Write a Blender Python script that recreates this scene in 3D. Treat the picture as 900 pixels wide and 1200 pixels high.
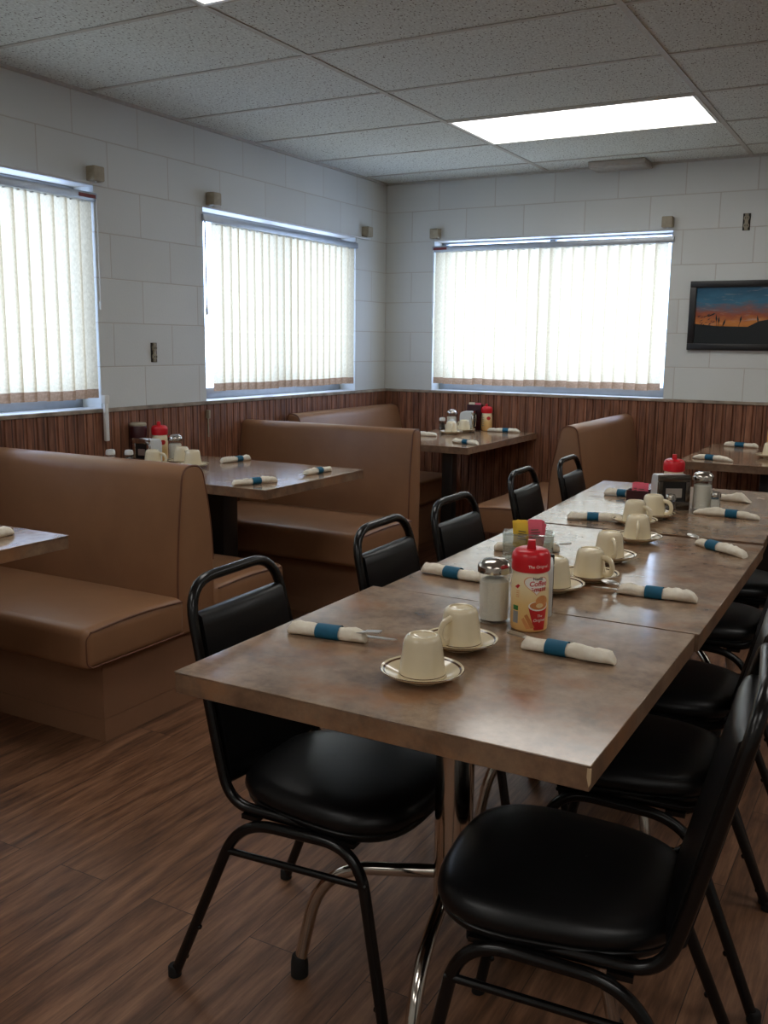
import bpy, bmesh, math, random
from mathutils import Vector, Matrix
random.seed(7)
for o in list(bpy.data.objects): bpy.data.objects.remove(o)
SC = bpy.context.scene
COL = SC.collection
PI = math.pi

# ---------------------------------------------------------------- camera
YAW, PIT, ROLL = 0.5072, 0.1753, 0.0115
cam = bpy.data.cameras.new('camera'); camo = bpy.data.objects.new('camera', cam); COL.objects.link(camo)
f = Vector((-math.sin(YAW)*math.cos(PIT), math.cos(YAW)*math.cos(PIT), -math.sin(PIT)))
r = Vector((math.cos(YAW), math.sin(YAW), 0)); u = r.cross(f)
r2 = r*math.cos(ROLL) + u*math.sin(ROLL); u2 = -r*math.sin(ROLL) + u*math.cos(ROLL)
M = Matrix((r2, u2, -f)).transposed().to_4x4(); M.translation = Vector((3.3441, -6.0063, 1.34))
camo.matrix_world = M
cam.sensor_fit = 'VERTICAL'; cam.sensor_height = 36; cam.lens = 1112.17*36/1200; cam.clip_start = 0.05
SC.camera = camo

# ---------------------------------------------------------------- world, exposure
W = bpy.data.worlds.new('sky'); SC.world = W; W.use_nodes = True
nt = W.node_tree; nt.nodes.clear()
wo = nt.nodes.new('ShaderNodeOutputWorld'); bg = nt.nodes.new('ShaderNodeBackground')
tc = nt.nodes.new('ShaderNodeTexCoord'); dp = nt.nodes.new('ShaderNodeVectorMath'); dp.operation = 'DOT_PRODUCT'
sd = Vector((-0.25, 0.9, 0.35)).normalized(); dp.inputs[1].default_value = sd
cr = nt.nodes.new('ShaderNodeValToRGB')
cr.color_ramp.elements[0].position = 0.35; cr.color_ramp.elements[0].color = (0.45, 0.58, 0.88, 1)
cr.color_ramp.elements[1].position = 1.0; cr.color_ramp.elements[1].color = (.90, 1.16, 1.74, 1)
mp = nt.nodes.new('ShaderNodeMath'); mp.operation = 'MULTIPLY_ADD'; mp.inputs[1].default_value = .5; mp.inputs[2].default_value = .5
nt.links.new(tc.outputs['Generated'], dp.inputs[0]); nt.links.new(dp.outputs['Value'], mp.inputs[0])
nt.links.new(mp.outputs[0], cr.inputs[0]); nt.links.new(cr.outputs[0], bg.inputs['Color'])
nt.links.new(bg.outputs[0], wo.inputs[0])
bg.inputs['Strength'].default_value = 5.0
LAMP = 3.7
SC.view_settings.view_transform = 'Standard'; SC.view_settings.look = 'None'
SC.view_settings.gamma = 1; SC.view_settings.use_curve_mapping = False
SC.view_settings.exposure = 0.46
SC.cycles.use_denoising = True
SC.cycles.max_bounces = 10; SC.cycles.diffuse_bounces = 6; SC.cycles.glossy_bounces = 4
SC.cycles.transmission_bounces = 8; SC.cycles.transparent_max_bounces = 12
SC.cycles.sample_clamp_indirect = 6; SC.cycles.caustics_reflective = False; SC.cycles.caustics_refractive = False

# ---------------------------------------------------------------- materials
def lin(c):
    return tuple(((v/255)/12.92 if v/255 <= .04045 else ((v/255+.055)/1.055)**2.4) for v in c) + (1,)
class NT:
    def __init__(s, name):
        s.m = bpy.data.materials.new(name); s.m.use_nodes = True; s.t = s.m.node_tree
        s.b = s.t.nodes['Principled BSDF']; s.out = s.t.nodes['Material Output']
    def n(s, kind, **kw):
        x = s.t.nodes.new(kind)
        for k, v in kw.items(): setattr(x, k, v)
        return x
    def l(s, a, b): s.t.links.new(a, b)
    def coord(s, what='Object'): return s.n('ShaderNodeTexCoord').outputs[what]
    def mapping(s, src, scale=(1,1,1), rot=(0,0,0), loc=(0,0,0)):
        x = s.n('ShaderNodeMapping'); x.inputs['Scale'].default_value = scale; x.inputs['Rotation'].default_value = rot; x.inputs['Location'].default_value = loc
        s.l(src, x.inputs['Vector']); return x.outputs[0]
    def noise(s, src, scale, detail=3, rough=.5):
        x = s.n('ShaderNodeTexNoise'); x.inputs['Scale'].default_value = scale; x.inputs['Detail'].default_value = detail; x.inputs['Roughness'].default_value = rough
        s.l(src, x.inputs['Vector']); return x.outputs['Fac']
    def ramp(s, fac, stops):
        x = s.n('ShaderNodeValToRGB'); e = x.color_ramp.elements
        while len(e) < len(stops): e.new(.5)
        for i, (p, c) in enumerate(stops): e[i].position = p; e[i].color = c
        s.l(fac, x.inputs[0]); return x.outputs[0]
    def mix(s, fac, a, b, mode='MIX'):
        x = s.n('ShaderNodeMix', data_type='RGBA', blend_type=mode)
        for sock, v in ((x.inputs[0], fac), (x.inputs[6], a), (x.inputs[7], b)):
            if hasattr(v, 'is_linked') or hasattr(v, 'links'): s.l(v, sock)
            else: sock.default_value = v
        return x.outputs[2]
    def bump(s, h, strength=.3, dist=.002):
        x = s.n('ShaderNodeBump'); x.inputs['Strength'].default_value = strength; x.inputs['Distance'].default_value = dist
        s.l(h, x.inputs['Height']); s.l(x.outputs[0], s.b.inputs['Normal'])
    def set(s, rough=.5, metal=0, spec=.5, color=None, coat=0):
        s.b.inputs['Roughness'].default_value = rough; s.b.inputs['Metallic'].default_value = metal
        s.b.inputs['Specular IOR Level'].default_value = spec; s.b.inputs['Coat Weight'].default_value = coat
        if color is not None:
            if hasattr(color, 'links'): s.l(color, s.b.inputs['Base Color'])
            else: s.b.inputs['Base Color'].default_value = color
        return s.m
def simple(name, rgb, rough=.5, metal=0, spec=.5, var=.08, scale=40, bump=0, coat=0):
    k = NT(name); c = lin(rgb); co = k.coord()
    nz = k.noise(co, scale)
    col = k.ramp(nz, [(.3, tuple(v*(1-var) for v in c[:3])+(1,)), (.7, tuple(min(1, v*(1+var)) for v in c[:3])+(1,))])
    if bump: k.bump(nz, bump, .001)
    return k.set(rough, metal, spec, col, coat)

def block_wall(name, ax):
    k = NT(name); co = k.coord(); sp = k.n('ShaderNodeSeparateXYZ'); k.l(co, sp.inputs[0])
    cb = k.n('ShaderNodeCombineXYZ'); k.l(sp.outputs[ax], cb.inputs[0]); k.l(sp.outputs[2], cb.inputs[1])
    br = k.n('ShaderNodeTexBrick'); br.offset = .5
    br.inputs['Scale'].default_value = 1; br.inputs['Brick Width'].default_value = .4064; br.inputs['Row Height'].default_value = .2032
    br.inputs['Mortar Size'].default_value = .0035; br.inputs['Mortar Smooth'].default_value = .6; br.inputs['Bias'].default_value = 0
    a = lin((216, 219, 217)); b = lin((210, 213, 211))
    br.inputs['Color1'].default_value = a; br.inputs['Color2'].default_value = b; br.inputs['Mortar'].default_value = lin((196, 192, 186))
    k.l(cb.outputs[0], br.inputs['Vector'])
    nz = k.noise(co, 90, 4, .7); big = k.noise(co, 1.5, 2)
    col = k.mix(.35, br.outputs['Color'], k.ramp(big, [(.3, (.78, .76, .73, 1)), (.7, (1, 1, 1, 1))]), 'MULTIPLY')
    h = k.n('ShaderNodeMath', operation='MULTIPLY_ADD'); h.inputs[1].default_value = -3.0
    k.l(br.outputs['Fac'], h.inputs[0]); k.l(nz, h.inputs[2])
    k.bump(h.outputs[0], .35, .0022)
    return k.set(.55, 0, .35, col)
M_WL = block_wall('painted_block_left', 1); M_WB = block_wall('painted_block_back', 0)

def mk_floor():
    k = NT('wood_plank_floor'); co = k.coord()
    v = k.mapping(co, (1, 1, 1), (0, 0, PI/2))
    br = k.n('ShaderNodeTexBrick'); br.offset = .37
    for nm, val in (('Scale', 1), ('Brick Width', 1.22), ('Row Height', .152), ('Mortar Size', .0012), ('Mortar Smooth', .3), ('Bias', 0)): br.inputs[nm].default_value = val
    br.inputs['Color1'].default_value = (0, 0, 0, 1); br.inputs['Color2'].default_value = (1, 1, 1, 1); br.inputs['Mortar'].default_value = (.5, .5, .5, 1)
    k.l(v, br.inputs['Vector'])
    ad = k.n('ShaderNodeVectorMath', operation='MULTIPLY_ADD'); ad.inputs[1].default_value = (7, 3, 5)
    k.l(br.outputs['Color'], ad.inputs[0]); k.l(co, ad.inputs[2])
    g1 = k.noise(k.mapping(ad.outputs[0], (11, 1.1, 1)), 3.0, 6, .65)
    g2 = k.noise(k.mapping(ad.outputs[0], (55, 2.2, 1)), 4, 4, .7)
    c = k.ramp(g1, [(.27, lin((66, 44, 31))), (.48, lin((122, 85, 61))), (.70, lin((160, 118, 90)))])
    c = k.mix(.55, c, k.ramp(g2, [(.3, (.45, .42, .4, 1)), (.65, (1.1, 1.1, 1.1, 1))]), 'MULTIPLY')
    c = k.mix(.35, c, k.ramp(br.outputs['Color'], [(0, (.72, .7, .68, 1)), (1, (1.12, 1.1, 1.08, 1))]), 'MULTIPLY')
    c = k.mix(br.outputs['Fac'], c, lin((48, 32, 24)))
    k.bump(g2, .15, .001)
    return k.set(.42, 0, .45, c)
M_FLOOR = mk_floor()

def mk_ceil():
    k = NT('acoustic_tile'); co = k.coord()
    vo = k.n('ShaderNodeTexVoronoi'); vo.inputs['Scale'].default_value = 85; k.l(k.mapping(co, (1, .6, 1)), vo.inputs['Vector'])
    nz = k.noise(co, 60, 3, .6); n2 = k.noise(k.mapping(co, (1, .5, 1)), 130, 2, .5)
    th = k.n('ShaderNodeMath', operation='MULTIPLY'); k.l(vo.outputs['Distance'], th.inputs[0]); k.l(nz, th.inputs[1])
    spots = k.ramp(th.outputs[0], [(.075, (1, 1, 1, 1)), (.115, (0, 0, 0, 1))])
    base = k.ramp(n2, [(.35, lin((198, 203, 200))), (.65, lin((222, 228, 225)))])
    c = k.mix(spots, base, lin((92, 86, 80)))
    k.bump(n2, .5, .002)
    return k.set(.9, 0, .15, c)
M_CEIL = mk_ceil()

def mk_wain():
    k = NT('grooved_wood_panel'); co = k.coord(); sp = k.n('ShaderNodeSeparateXYZ'); k.l(co, sp.inputs[0])
    s = k.n('ShaderNodeMath', operation='ADD'); k.l(sp.outputs[0], s.inputs[0]); k.l(sp.outputs[1], s.inputs[1])
    d = k.n('ShaderNodeMath', operation='DIVIDE'); d.inputs[1].default_value = .057; k.l(s.outputs[0], d.inputs[0])
    fl = k.n('ShaderNodeMath', operation='FLOOR'); k.l(d.outputs[0], fl.inputs[0])
    wn = k.n('ShaderNodeTexWhiteNoise', noise_dimensions='1D'); k.l(fl.outputs[0], wn.inputs['W'])
    ad = k.n('ShaderNodeVectorMath', operation='ADD'); k.l(co, ad.inputs[0]); k.l(wn.outputs['Color'], ad.inputs[1])
    g = k.noise(k.mapping(ad.outputs[0], (30, 30, 3)), 2.0, 6, .6)
    c = k.ramp(g, [(.28, lin((92, 58, 43))), (.52, lin((138, 92, 70))), (.75, lin((168, 120, 94)))])
    c = k.mix(.8, c, k.ramp(wn.outputs['Value'], [(0, (.66, .64, .62, 1)), (1, (1.1, 1.08, 1.05, 1))]), 'MULTIPLY')
    fr = k.n('ShaderNodeMath', operation='FRACT'); k.l(d.outputs[0], fr.inputs[0])
    gr = k.ramp(fr.outputs[0], [(0.0, (1, 1, 1, 1)), (.07, (0, 0, 0, 1)), (.93, (0, 0, 0, 1)), (1.0, (1, 1, 1, 1))])
    c = k.mix(gr, c, lin((38, 22, 16)))
    k.bump(g, .2, .001)
    return k.set(.5, 0, .35, c)
M_WAIN = mk_wain()

def mk_lam(name, k1, k2, k3, rough):
    k = NT(name); co = k.coord()
    a = k.noise(co, 9, 8, .68); b = k.noise(k.mapping(co, (1, 1, 1), loc=(4, 2, 1)), 42, 6, .75); c3 = k.noise(k.mapping(co, loc=(9, 7, 3)), 6, 6, .68)
    c = k.ramp(a, [(.33, lin(k1)), (.5, lin(k2)), (.66, lin(k3))])
    c = k.mix(.5, c, k.ramp(b, [(.32, (.58, .56, .56, 1)), (.68, (1.26, 1.22, 1.18, 1))]), 'MULTIPLY')
    c = k.mix(k.ramp(c3, [(.50, (0, 0, 0, 1)), (.68, (.6, .6, .6, 1))]), c, lin((158, 108, 68)))
    return k.set(rough, 0, .5, c)
M_LAM = mk_lam('stone_pattern_laminate', (108, 90, 74), (150, 126, 104), (172, 150, 128), .14)
M_EDGE = mk_lam('laminate_edge', (100, 76, 58), (128, 100, 78), (144, 118, 94), .4)
def mk_vinyl(name, rgb, rough, var=.1, bsc=900, spec=.4):
    k = NT(name); co = k.coord(); a = k.noise(co, 4, 4, .6); b = k.noise(co, bsc, 2, .5); c = lin(rgb)
    col = k.ramp(a, [(.3, tuple(v*(1-var) for v in c[:3])+(1,)), (.7, tuple(v*(1+var) for v in c[:3])+(1,))])
    k.bump(b, .12, .0006)
    return k.set(rough, 0, spec, col)
M_VINYL = mk_vinyl('tan_vinyl', (142, 103, 74), .38)
M_PIPE = mk_vinyl('tan_piping', (104, 66, 46), .45)
M_BASE = mk_vinyl('bench_base_laminate', (146, 108, 82), .5, .08, 200)
M_BLK = mk_vinyl('black_vinyl', (13, 13, 14), .36, .1, 700, .35)
M_STEEL = simple('black_painted_steel', (11, 10, 10), .25, 0, .4, .1, 60)
M_RUBBER = simple('black_rubber', (24, 22, 21), .7, 0, .3)
def metal(name, rgb, rough):
    k = NT(name); n_ = k.noise(k.coord(), 30, 3); c = lin(rgb)
    col = k.ramp(n_, [(.3, tuple(v*.92 for v in c[:3])+(1,)), (.7, c)])
    return k.set(rough, 1, .5, col)
M_CHROME = metal('chrome', (205, 198, 188), .14)
M_STAINLESS = metal('stainless_steel', (222, 220, 216), .3)
M_ALU = metal('aluminium_frame', (176, 182, 190), .45)
M_CUP = simple('cream_stoneware', (226, 212, 180), .12, 0, .5, .02, 15, 0, .4)
M_STRIPE = simple('brown_glaze_stripe', (84, 58, 40), .15)
def mk_napkin():
    k = NT('paper_napkin'); co = k.coord(); a = k.noise(co, 60, 4, .6); b = k.noise(co, 700, 2)
    c = k.ramp(a, [(.3, lin((228, 218, 198))), (.7, lin((246, 240, 226)))])
    k.bump(a, .45, .003)
    return k.set(.85, 0, .15, c)
M_NAP = mk_napkin()
M_BAND = simple('teal_paper_band', (26, 92, 122), .6, 0, .3, .12, 50)
M_RED = simple('red_plastic', (214, 26, 40), .3, 0, .5, .05)
M_WHITE = simple('white_plastic', (226, 226, 222), .4, 0, .4, .03)
M_WHITEMET = simple('white_enamel_metal', (206, 208, 208), .3, 0, .5, .03)
M_BLACKP = simple('black_plastic', (22, 21, 21), .35)
M_BURG = simple('burgundy_plastic', (58, 14, 20), .35)
M_BEIGE = simple('aged_beige_plastic', (164, 154, 134), .55, 0, .3, .12, 30)
M_TAN = simple('tan_hem_band', (150, 118, 92), .8, 0, .2)
M_SUGAR = simple('white_sugar', (232, 226, 212), .9, 0, .2, .06, 400, .3)
M_PEPPER = simple('ground_pepper', (62, 52, 44), .9, 0, .2, .4, 500)
M_SALT = simple('table_salt', (228, 224, 214), .9, 0, .2, .06, 500)
M_YEL = simple('yellow_packet_paper', (236, 196, 66), .55, 0, .3, .05)
M_PINK = simple('pink_packet_paper', (232, 104, 124), .55, 0, .3, .05)
M_PRINT = simple('grey_print', (96, 84, 60), .6)
M_LEDGE = simple('worn_painted_ledge', (150, 138, 124), .7, 0, .2, .35, 14, .4)
M_TEE = simple('white_tee_bar', (186, 184, 178), .6, 0, .2)
M_OUT = simple('old_outlet', (150, 142, 124), .5, 0, .3, .15)
M_DARK = simple('dark_socket', (34, 30, 26), .6)
M_FRAME = simple('black_picture_frame', (24, 22, 23), .35)
M_LABELRED = simple('dark_red_label', (120, 44, 44), .5)
M_VENT = simple('grey_vent_metal', (176, 170, 162), .5)
def mk_glass(name, tint=(1, 1, 1), refl=.12):
    k = NT(name); tr = k.n('ShaderNodeBsdfTransparent'); gl = k.n('ShaderNodeBsdfGlossy'); mx = k.n('ShaderNodeMixShader')
    tr.inputs[0].default_value = tint+(1,); gl.inputs['Roughness'].default_value = .03; gl.inputs['Color'].default_value = (1, 1, 1, 1)
    lw = k.n('ShaderNodeLayerWeight'); lw.inputs['Blend'].default_value = .35
    mm = k.n('ShaderNodeMath', operation='MULTIPLY_ADD'); mm.inputs[1].default_value = .3; mm.inputs[2].default_value = refl*.4
    k.l(lw.outputs['Facing'], mm.inputs[0]); k.l(mm.outputs[0], mx.inputs[0]); k.l(tr.outputs[0], mx.inputs[1]); k.l(gl.outputs[0], mx.inputs[2])
    k.l(mx.outputs[0], k.out.inputs[0]); return k.m
M_GLASS = mk_glass('clear_glass', (.95, .96, .95)); M_GLASS2 = mk_glass('thick_glass', (.86, .89, .88), .45); M_PANE = mk_glass('window_glass', (.95, .97, .97), .08)
def mk_vane():
    k = NT('cream_blind_fabric'); co = k.coord(); n_ = k.noise(k.mapping(co, (1, 1, .6)), 130, 4, .6)
    c = k.ramp(n_, [(.3, lin((216, 200, 168))), (.7, lin((236, 222, 192)))])
    df = k.n('ShaderNodeBsdfDiffuse'); tl = k.n('ShaderNodeBsdfTranslucent'); mx = k.n('ShaderNodeMixShader'); mx.inputs[0].default_value = .5
    k.l(c, df.inputs[0]); k.l(c, tl.inputs[0]); k.l(df.outputs[0], mx.inputs[1]); k.l(tl.outputs[0], mx.inputs[2]); k.l(mx.outputs[0], k.out.inputs[0])
    return k.m
M_VANE = mk_vane()
def emit(name, rgb, s):
    k = NT(name); e = k.n('ShaderNodeEmission'); e.inputs[1].default_value = s
    n_ = k.noise(k.coord(), 3, 2); k.l(k.ramp(n_, [(0, rgb+(1,)), (1, tuple(min(1, v*1.02) for v in rgb)+(1,))]), e.inputs[0])
    k.l(e.outputs[0], k.out.inputs[0]); return k.m
M_LAMP = emit('lit_lamp_diffuser', (1.0, .965, .92), LAMP)

# ---------------------------------------------------------------- mesh helpers
def bm_new(): return bmesh.new()
def box(bm, x0, x1, y0, y1, z0, z1, bev=0, seg=3, mi=0):
    t = bmesh.new()
    m = Matrix.Translation(((x0+x1)/2, (y0+y1)/2, (z0+z1)/2)) @ Matrix.Diagonal((x1-x0, y1-y0, z1-z0, 1))
    bmesh.ops.create_cube(t, size=1, matrix=m)
    if bev: bmesh.ops.bevel(t, geom=list(t.edges), offset=bev, segments=seg, profile=.5, affect='EDGES')
    add(bm, t, mi); return bm
def add(bm, t, mi=0, mat=None):
    if mat is not None: bmesh.ops.transform(t, matrix=mat, verts=t.verts)
    vm = {v: bm.verts.new(v.co) for v in t.verts}
    for fc in t.faces:
        try:
            nf = bm.faces.new([vm[v] for v in fc.verts]); nf.material_index = mi if mi is not None else fc.material_index
        except ValueError: pass
    t.free()
def fillet(pts, rad, n=6):
    pts = [Vector(p) for p in pts]; out = [pts[0]]
    for i in range(1, len(pts)-1):
        a, b, c = pts[i-1], pts[i], pts[i+1]
        rr = rad[i] if isinstance(rad, (list, tuple)) else rad
        d1, d2 = (a-b), (c-b); l1, l2 = d1.length, d2.length
        q = min(rr, l1*.49, l2*.49)
        p1, p2 = b+d1/l1*q, b+d2/l2*q
        for k in range(n+1):
            t = k/n; out.append(p1*(1-t)**2 + b*2*t*(1-t) + p2*t*t)
    out.append(pts[-1]); return out
def tube(bm, pts, rad, seg=10, closed=False, mi=0, cap=True, flat=1.0):
    pts = [Vector(p) for p in pts]; n = len(pts); rings = []; nrm = None
    for i, p in enumerate(pts):
        if closed: d = pts[(i+1) % n]-pts[i-1]
        else: d = pts[min(i+1, n-1)]-pts[max(i-1, 0)]
        d.normalize()
        if nrm is None:
            nrm = d.cross(Vector((0, 0, 1)))
            if nrm.length < .2: nrm = d.cross(Vector((0, 1, 0)))
        nrm = (nrm - d*nrm.dot(d)).normalized(); bi = d.cross(nrm)
        rr = rad[i] if isinstance(rad, (list, tuple)) else rad
        rings.append([bm.verts.new(p + nrm*math.cos(2*PI*k/seg)*rr + bi*math.sin(2*PI*k/seg)*rr*flat) for k in range(seg)])
    for i in range(n if closed else n-1):
        a, b = rings[i], rings[(i+1) % n]
        for k in range(seg):
            fc = bm.faces.new((a[k], a[(k+1) % seg], b[(k+1) % seg], b[k])); fc.material_index = mi
    if cap and not closed:
        for rg in (rings[0][::-1], rings[-1]):
            fc = bm.faces.new(rg); fc.material_index = mi
    return bm
def lathe(bm, prof, seg=28, c=(0, 0, 0), mis=None, capb=True, capt=True):
    rings = []
    for (rr, z) in prof:
        if rr < 1e-6: rings.append([bm.verts.new((c[0], c[1], c[2]+z))])
        else: rings.append([bm.verts.new((c[0]+rr*math.cos(2*PI*k/seg), c[1]+rr*math.sin(2*PI*k/seg), c[2]+z)) for k in range(seg)])
    for i in range(len(rings)-1):
        a, b = rings[i], rings[i+1]; mi = mis[i] if mis else 0
        for k in range(seg):
            k2 = (k+1) % seg
            if len(a) == 1 and len(b) == 1: continue
            if len(a) == 1: fc = bm.faces.new((a[0], b[k2], b[k]))
            elif len(b) == 1: fc = bm.faces.new((a[k], a[k2], b[0]))
            else: fc = bm.faces.new((a[k], a[k2], b[k2], b[k]))
            fc.material_index = mi
    if capb and len(rings[0]) > 1: bm.faces.new(rings[0][::-1])
    if capt and len(rings[-1]) > 1: bm.faces.new(rings[-1])
    return bm
def loft(bm, rings, mi=0, cap=True):
    vs = [[bm.verts.new(p) for p in rg] for rg in rings]; n = len(vs[0])
    for i in range(len(vs)-1):
        for k in range(n):
            fc = bm.faces.new((vs[i][k], vs[i][(k+1) % n], vs[i+1][(k+1) % n], vs[i+1][k])); fc.material_index = mi
    if cap:
        a = bm.faces.new(vs[0][::-1]); b = bm.faces.new(vs[-1]); a.material_index = b.material_index = mi
    return bm
def prism(bm, prof, x0, x1, axis='x', mi=0, bev=0):
    t = bmesh.new()
    P = (lambda a, b, c: (c, a, b)) if axis == 'x' else ((lambda a, b, c: (a, c, b)) if axis == 'y' else (lambda a, b, c: (a, b, c)))
    A = [t.verts.new(P(a, b, x0)) for a, b in prof]; B = [t.verts.new(P(a, b, x1)) for a, b in prof]
    n = len(prof); f0 = t.faces.new(A[::-1]); f1 = t.faces.new(B)
    for k in range(n): t.faces.new((A[k], A[(k+1) % n], B[(k+1) % n], B[k]))
    bmesh.ops.recalc_face_normals(t, faces=t.faces)
    if bev: bmesh.ops.bevel(t, geom=list(f0.edges)+list(f1.edges), offset=bev, segments=3, profile=.5, affect='EDGES')
    add(bm, t, mi); return bm
def obj(name, bm, mats, parent=None, loc=None, rotz=0, smooth=True, ang=38):
    if not isinstance(mats, (list, tuple)): mats = [mats]
    bmesh.ops.recalc_face_normals(bm, faces=bm.faces)
    me = bpy.data.meshes.new(name); bm.to_mesh(me); bm.free()
    for m in mats: me.materials.append(m)
    if smooth:
        for p_ in me.polygons: p_.use_smooth = True
        me.set_sharp_from_angle(angle=math.radians(ang))
    o = bpy.data.objects.new(name, me); COL.objects.link(o)
    if parent: o.parent = parent
    if loc is not None: o.location = loc
    if rotz: o.rotation_euler = (0, 0, rotz)
    return o
def tag(o, label, cat, group=None, kind=None):
    o['label'] = label; o['category'] = cat
    if group: o['group'] = group
    if kind: o['kind'] = kind
    return o
def thing(name, label, cat, loc=(0, 0, 0), rotz=0, group=None):
    o = bpy.data.objects.new(name, None); COL.objects.link(o); o.empty_display_size = .05
    o.location = loc; o.rotation_euler = (0, 0, rotz)
    return tag(o, label, cat, group)
def struct(name, bm, m, parent=None, label=None, smooth=False):
    o = obj(name, bm, m, parent, smooth=smooth)
    if not parent: o['kind'] = 'structure'
    if label: o['label'] = label
    return o
def dup(root, loc, rotz, label, group=None):
    rt = root.copy(); COL.objects.link(rt); rt.location = loc; rt.rotation_euler = (0, 0, rotz); rt['label'] = label
    if group: rt['group'] = group
    for ch in list(root.children):
        c = ch.copy(); COL.objects.link(c); c.parent = rt
        for g in list(ch.children):
            d = g.copy(); COL.objects.link(d); d.parent = c
    return rt

# ================================================================ STRUCTURE
H = 2.43; RX = 6.2; RY = -9.0; WT = .2
struct('floor', box(bm_new(), -WT, RX+WT, RY-WT, WT, -.1, 0), M_FLOOR)
struct('ceiling', box(bm_new(), -WT, RX+WT, RY-WT, WT, H, H+.1), M_CEIL)
WZ0, WZ1 = 1.016, 2.032
W1, W2 = (-4.275, -2.735), (-1.975, -.415)
W3 = (.375, 1.975)
b = bm_new()
box(b, -WT, 0, RY, WT, 0, WZ0); box(b, -WT, 0, RY, WT, WZ1, H)
for y0, y1 in ((RY, W1[0]), (W1[1], W2[0]), (W2[1], WT)): box(b, -WT, 0, y0, y1, WZ0, WZ1)
struct('wall_left', b, M_WL)
b = bm_new()
box(b, 0, RX, 0, WT, 0, WZ0); box(b, 0, RX, 0, WT, WZ1, H)
for x0, x1 in ((0, W3[0]), (W3[1], RX)): box(b, x0, x1, 0, WT, WZ0, WZ1)
struct('wall_back', b, M_WB)
struct('wall_right', box(bm_new(), RX, RX+WT, RY, WT, 0, H), M_WL)
struct('wall_front', box(bm_new(), -WT, RX+WT, RY-WT, RY, 0, H), M_WB)

# grooved wood panelling on the lower walls
BW = .057
def panel(length):
    pr = [(0, .004)]
    k = 0
    while k*BW < length-1e-6:
        a = k*BW; pr += [(a, .010), (a+.005, .018), (a+BW-.005, .018), (a+BW, .010)]; k += 1
    pr += [(k*BW, .004)]
    out = []
    for p_ in pr:
        if not out or p_ != out[-1]: out.append(p_)
    return out
pr = panel(7.02)
b = bm_new(); prism(b, [(d, -s) for s, d in pr], 0, 1.01, 'z'); struct('trim_1', b, M_WAIN, label='grooved brown wood panelling on the left wall')
pr = panel(6.2)
b = bm_new(); prism(b, [(s+.0, -d) for s, d in pr], 0, 1.01, 'z'); struct('trim_2', b, M_WAIN, label='grooved brown wood panelling on the back wall')
b = bm_new(); box(b, 0, .026, -7.02, 0, 1.008, 1.026, .003, 2); struct('trim_3', b, M_LEDGE, label='worn ledge above the left panelling')
b = bm_new(); box(b, .026, RX, -.026, 0, 1.008, 1.026, .003, 2); struct('trim_4', b, M_LEDGE, label='worn ledge above the back panelling')
# ceiling grid
XL, Y0 = 1.173, -3.363
b = bm_new()
for k in range(0, 5): box(b, XL+1.22*k-.012, XL+1.22*k+.012, RY, 0, H-.004, H+.002)
for i in range(-9, 6): box(b, 0, RX, Y0+.61*i-.010, Y0+.61*i+.010, H-.0035, H+.002)
struct('trim_5', b, M_TEE, label='thin metal grid of the ceiling tiles')
b = bm_new(); box(b, 0, .02, RY, 0, H-.012, H); box(b, 0, RX, -.02, 0, H-.012, H); struct('trim_6', b, M_TEE, label='wall angle of the ceiling grid')

# windows: frame, glass, sill
def window(name, ax, a0, a1):
    def bx(b, s0, s1, d0, d1, z0, z1, bev=0):   # s along the wall, d into the wall
        if ax == 'y': box(b, -d1, -d0, s0, s1, z0, z1, bev, 2)
        else: box(b, s0, s1, d0, d1, z0, z1, bev, 2)
    b = bm_new()
    for s0, s1, z0, z1 in ((a0, a1, WZ0, WZ0+.07), (a0, a1, WZ1-.012, WZ1), (a0, a0+.035, WZ0+.07, WZ1-.012), (a1-.035, a1, WZ0+.07, WZ1-.012), ((a0+a1)/2-.02, (a0+a1)/2+.02, WZ0+.07, WZ1-.012)):
        bx(b, s0, s1, .12, .17, z0, z1, .004)
    o = obj(name, b, M_ALU, smooth=True); o['kind'] = 'structure'
    b = bm_new(); bx(b, a0+.03, a1-.03, .143, .147, WZ0+.065, WZ1-.008); obj('window_pane', b, M_PANE, o, smooth=False)
    b = bm_new(); bx(b, a0, a1, -.014, .125, WZ0-.004, WZ0+.012, .003); obj('window_sill', b, M_WHITEMET, o, smooth=True)
    return o
window('window_1', 'y', *W1); window('window_2', 'y', *W2); window('window_3', 'x', *W3)

# ================================================================ CEILING LIGHTS, VENT
def light(y, label, x=XL):
    t = thing('ceiling_light', label, 'ceiling light', (x+.61, y, H), 0, 'fluorescent panels in the ceiling')
    b = bm_new(); L_, D_ = .598, .293
    for x0, x1, y0, y1 in ((-L_, L_, -D_, -D_+.016), (-L_, L_, D_-.016, D_), (-L_, -L_+.016, -D_+.016, D_-.016), (L_-.016, L_, -D_+.016, D_-.016)): box(b, x0, x1, y0, y1, -.008, 0)
    obj('light_frame', b, M_WHITE, t)
    b = bm_new(); box(b, -L_+.016, L_-.016, -D_+.016, D_-.016, -.005, 0); obj('diffuser', b, M_LAMP, t, smooth=False)
light(Y0+.61*3.5, 'lit rectangular fluorescent panel in the ceiling near the back window')
light(Y0-.305, 'lit ceiling panel cut off by the top edge of the photo')
for lx, ly in ((XL, Y0-.61*4.5), (XL+2.44, Y0-.61*.5), (XL+2.44, Y0-.61*4.5), (XL, Y0-.61*7.5), (XL+2.44, Y0-.61*7.5), (XL+2.44, Y0+.61*3.5)): light(ly, 'added ceiling fill panel out of view, right of or behind the camera', lx)  # unseen extra panels, added to brighten the room from the side and behind
t = thing('air_vent', 'grey slotted air vent at the top of the back wall', 'vent', (1.66, -.1, 2.43))
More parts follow.
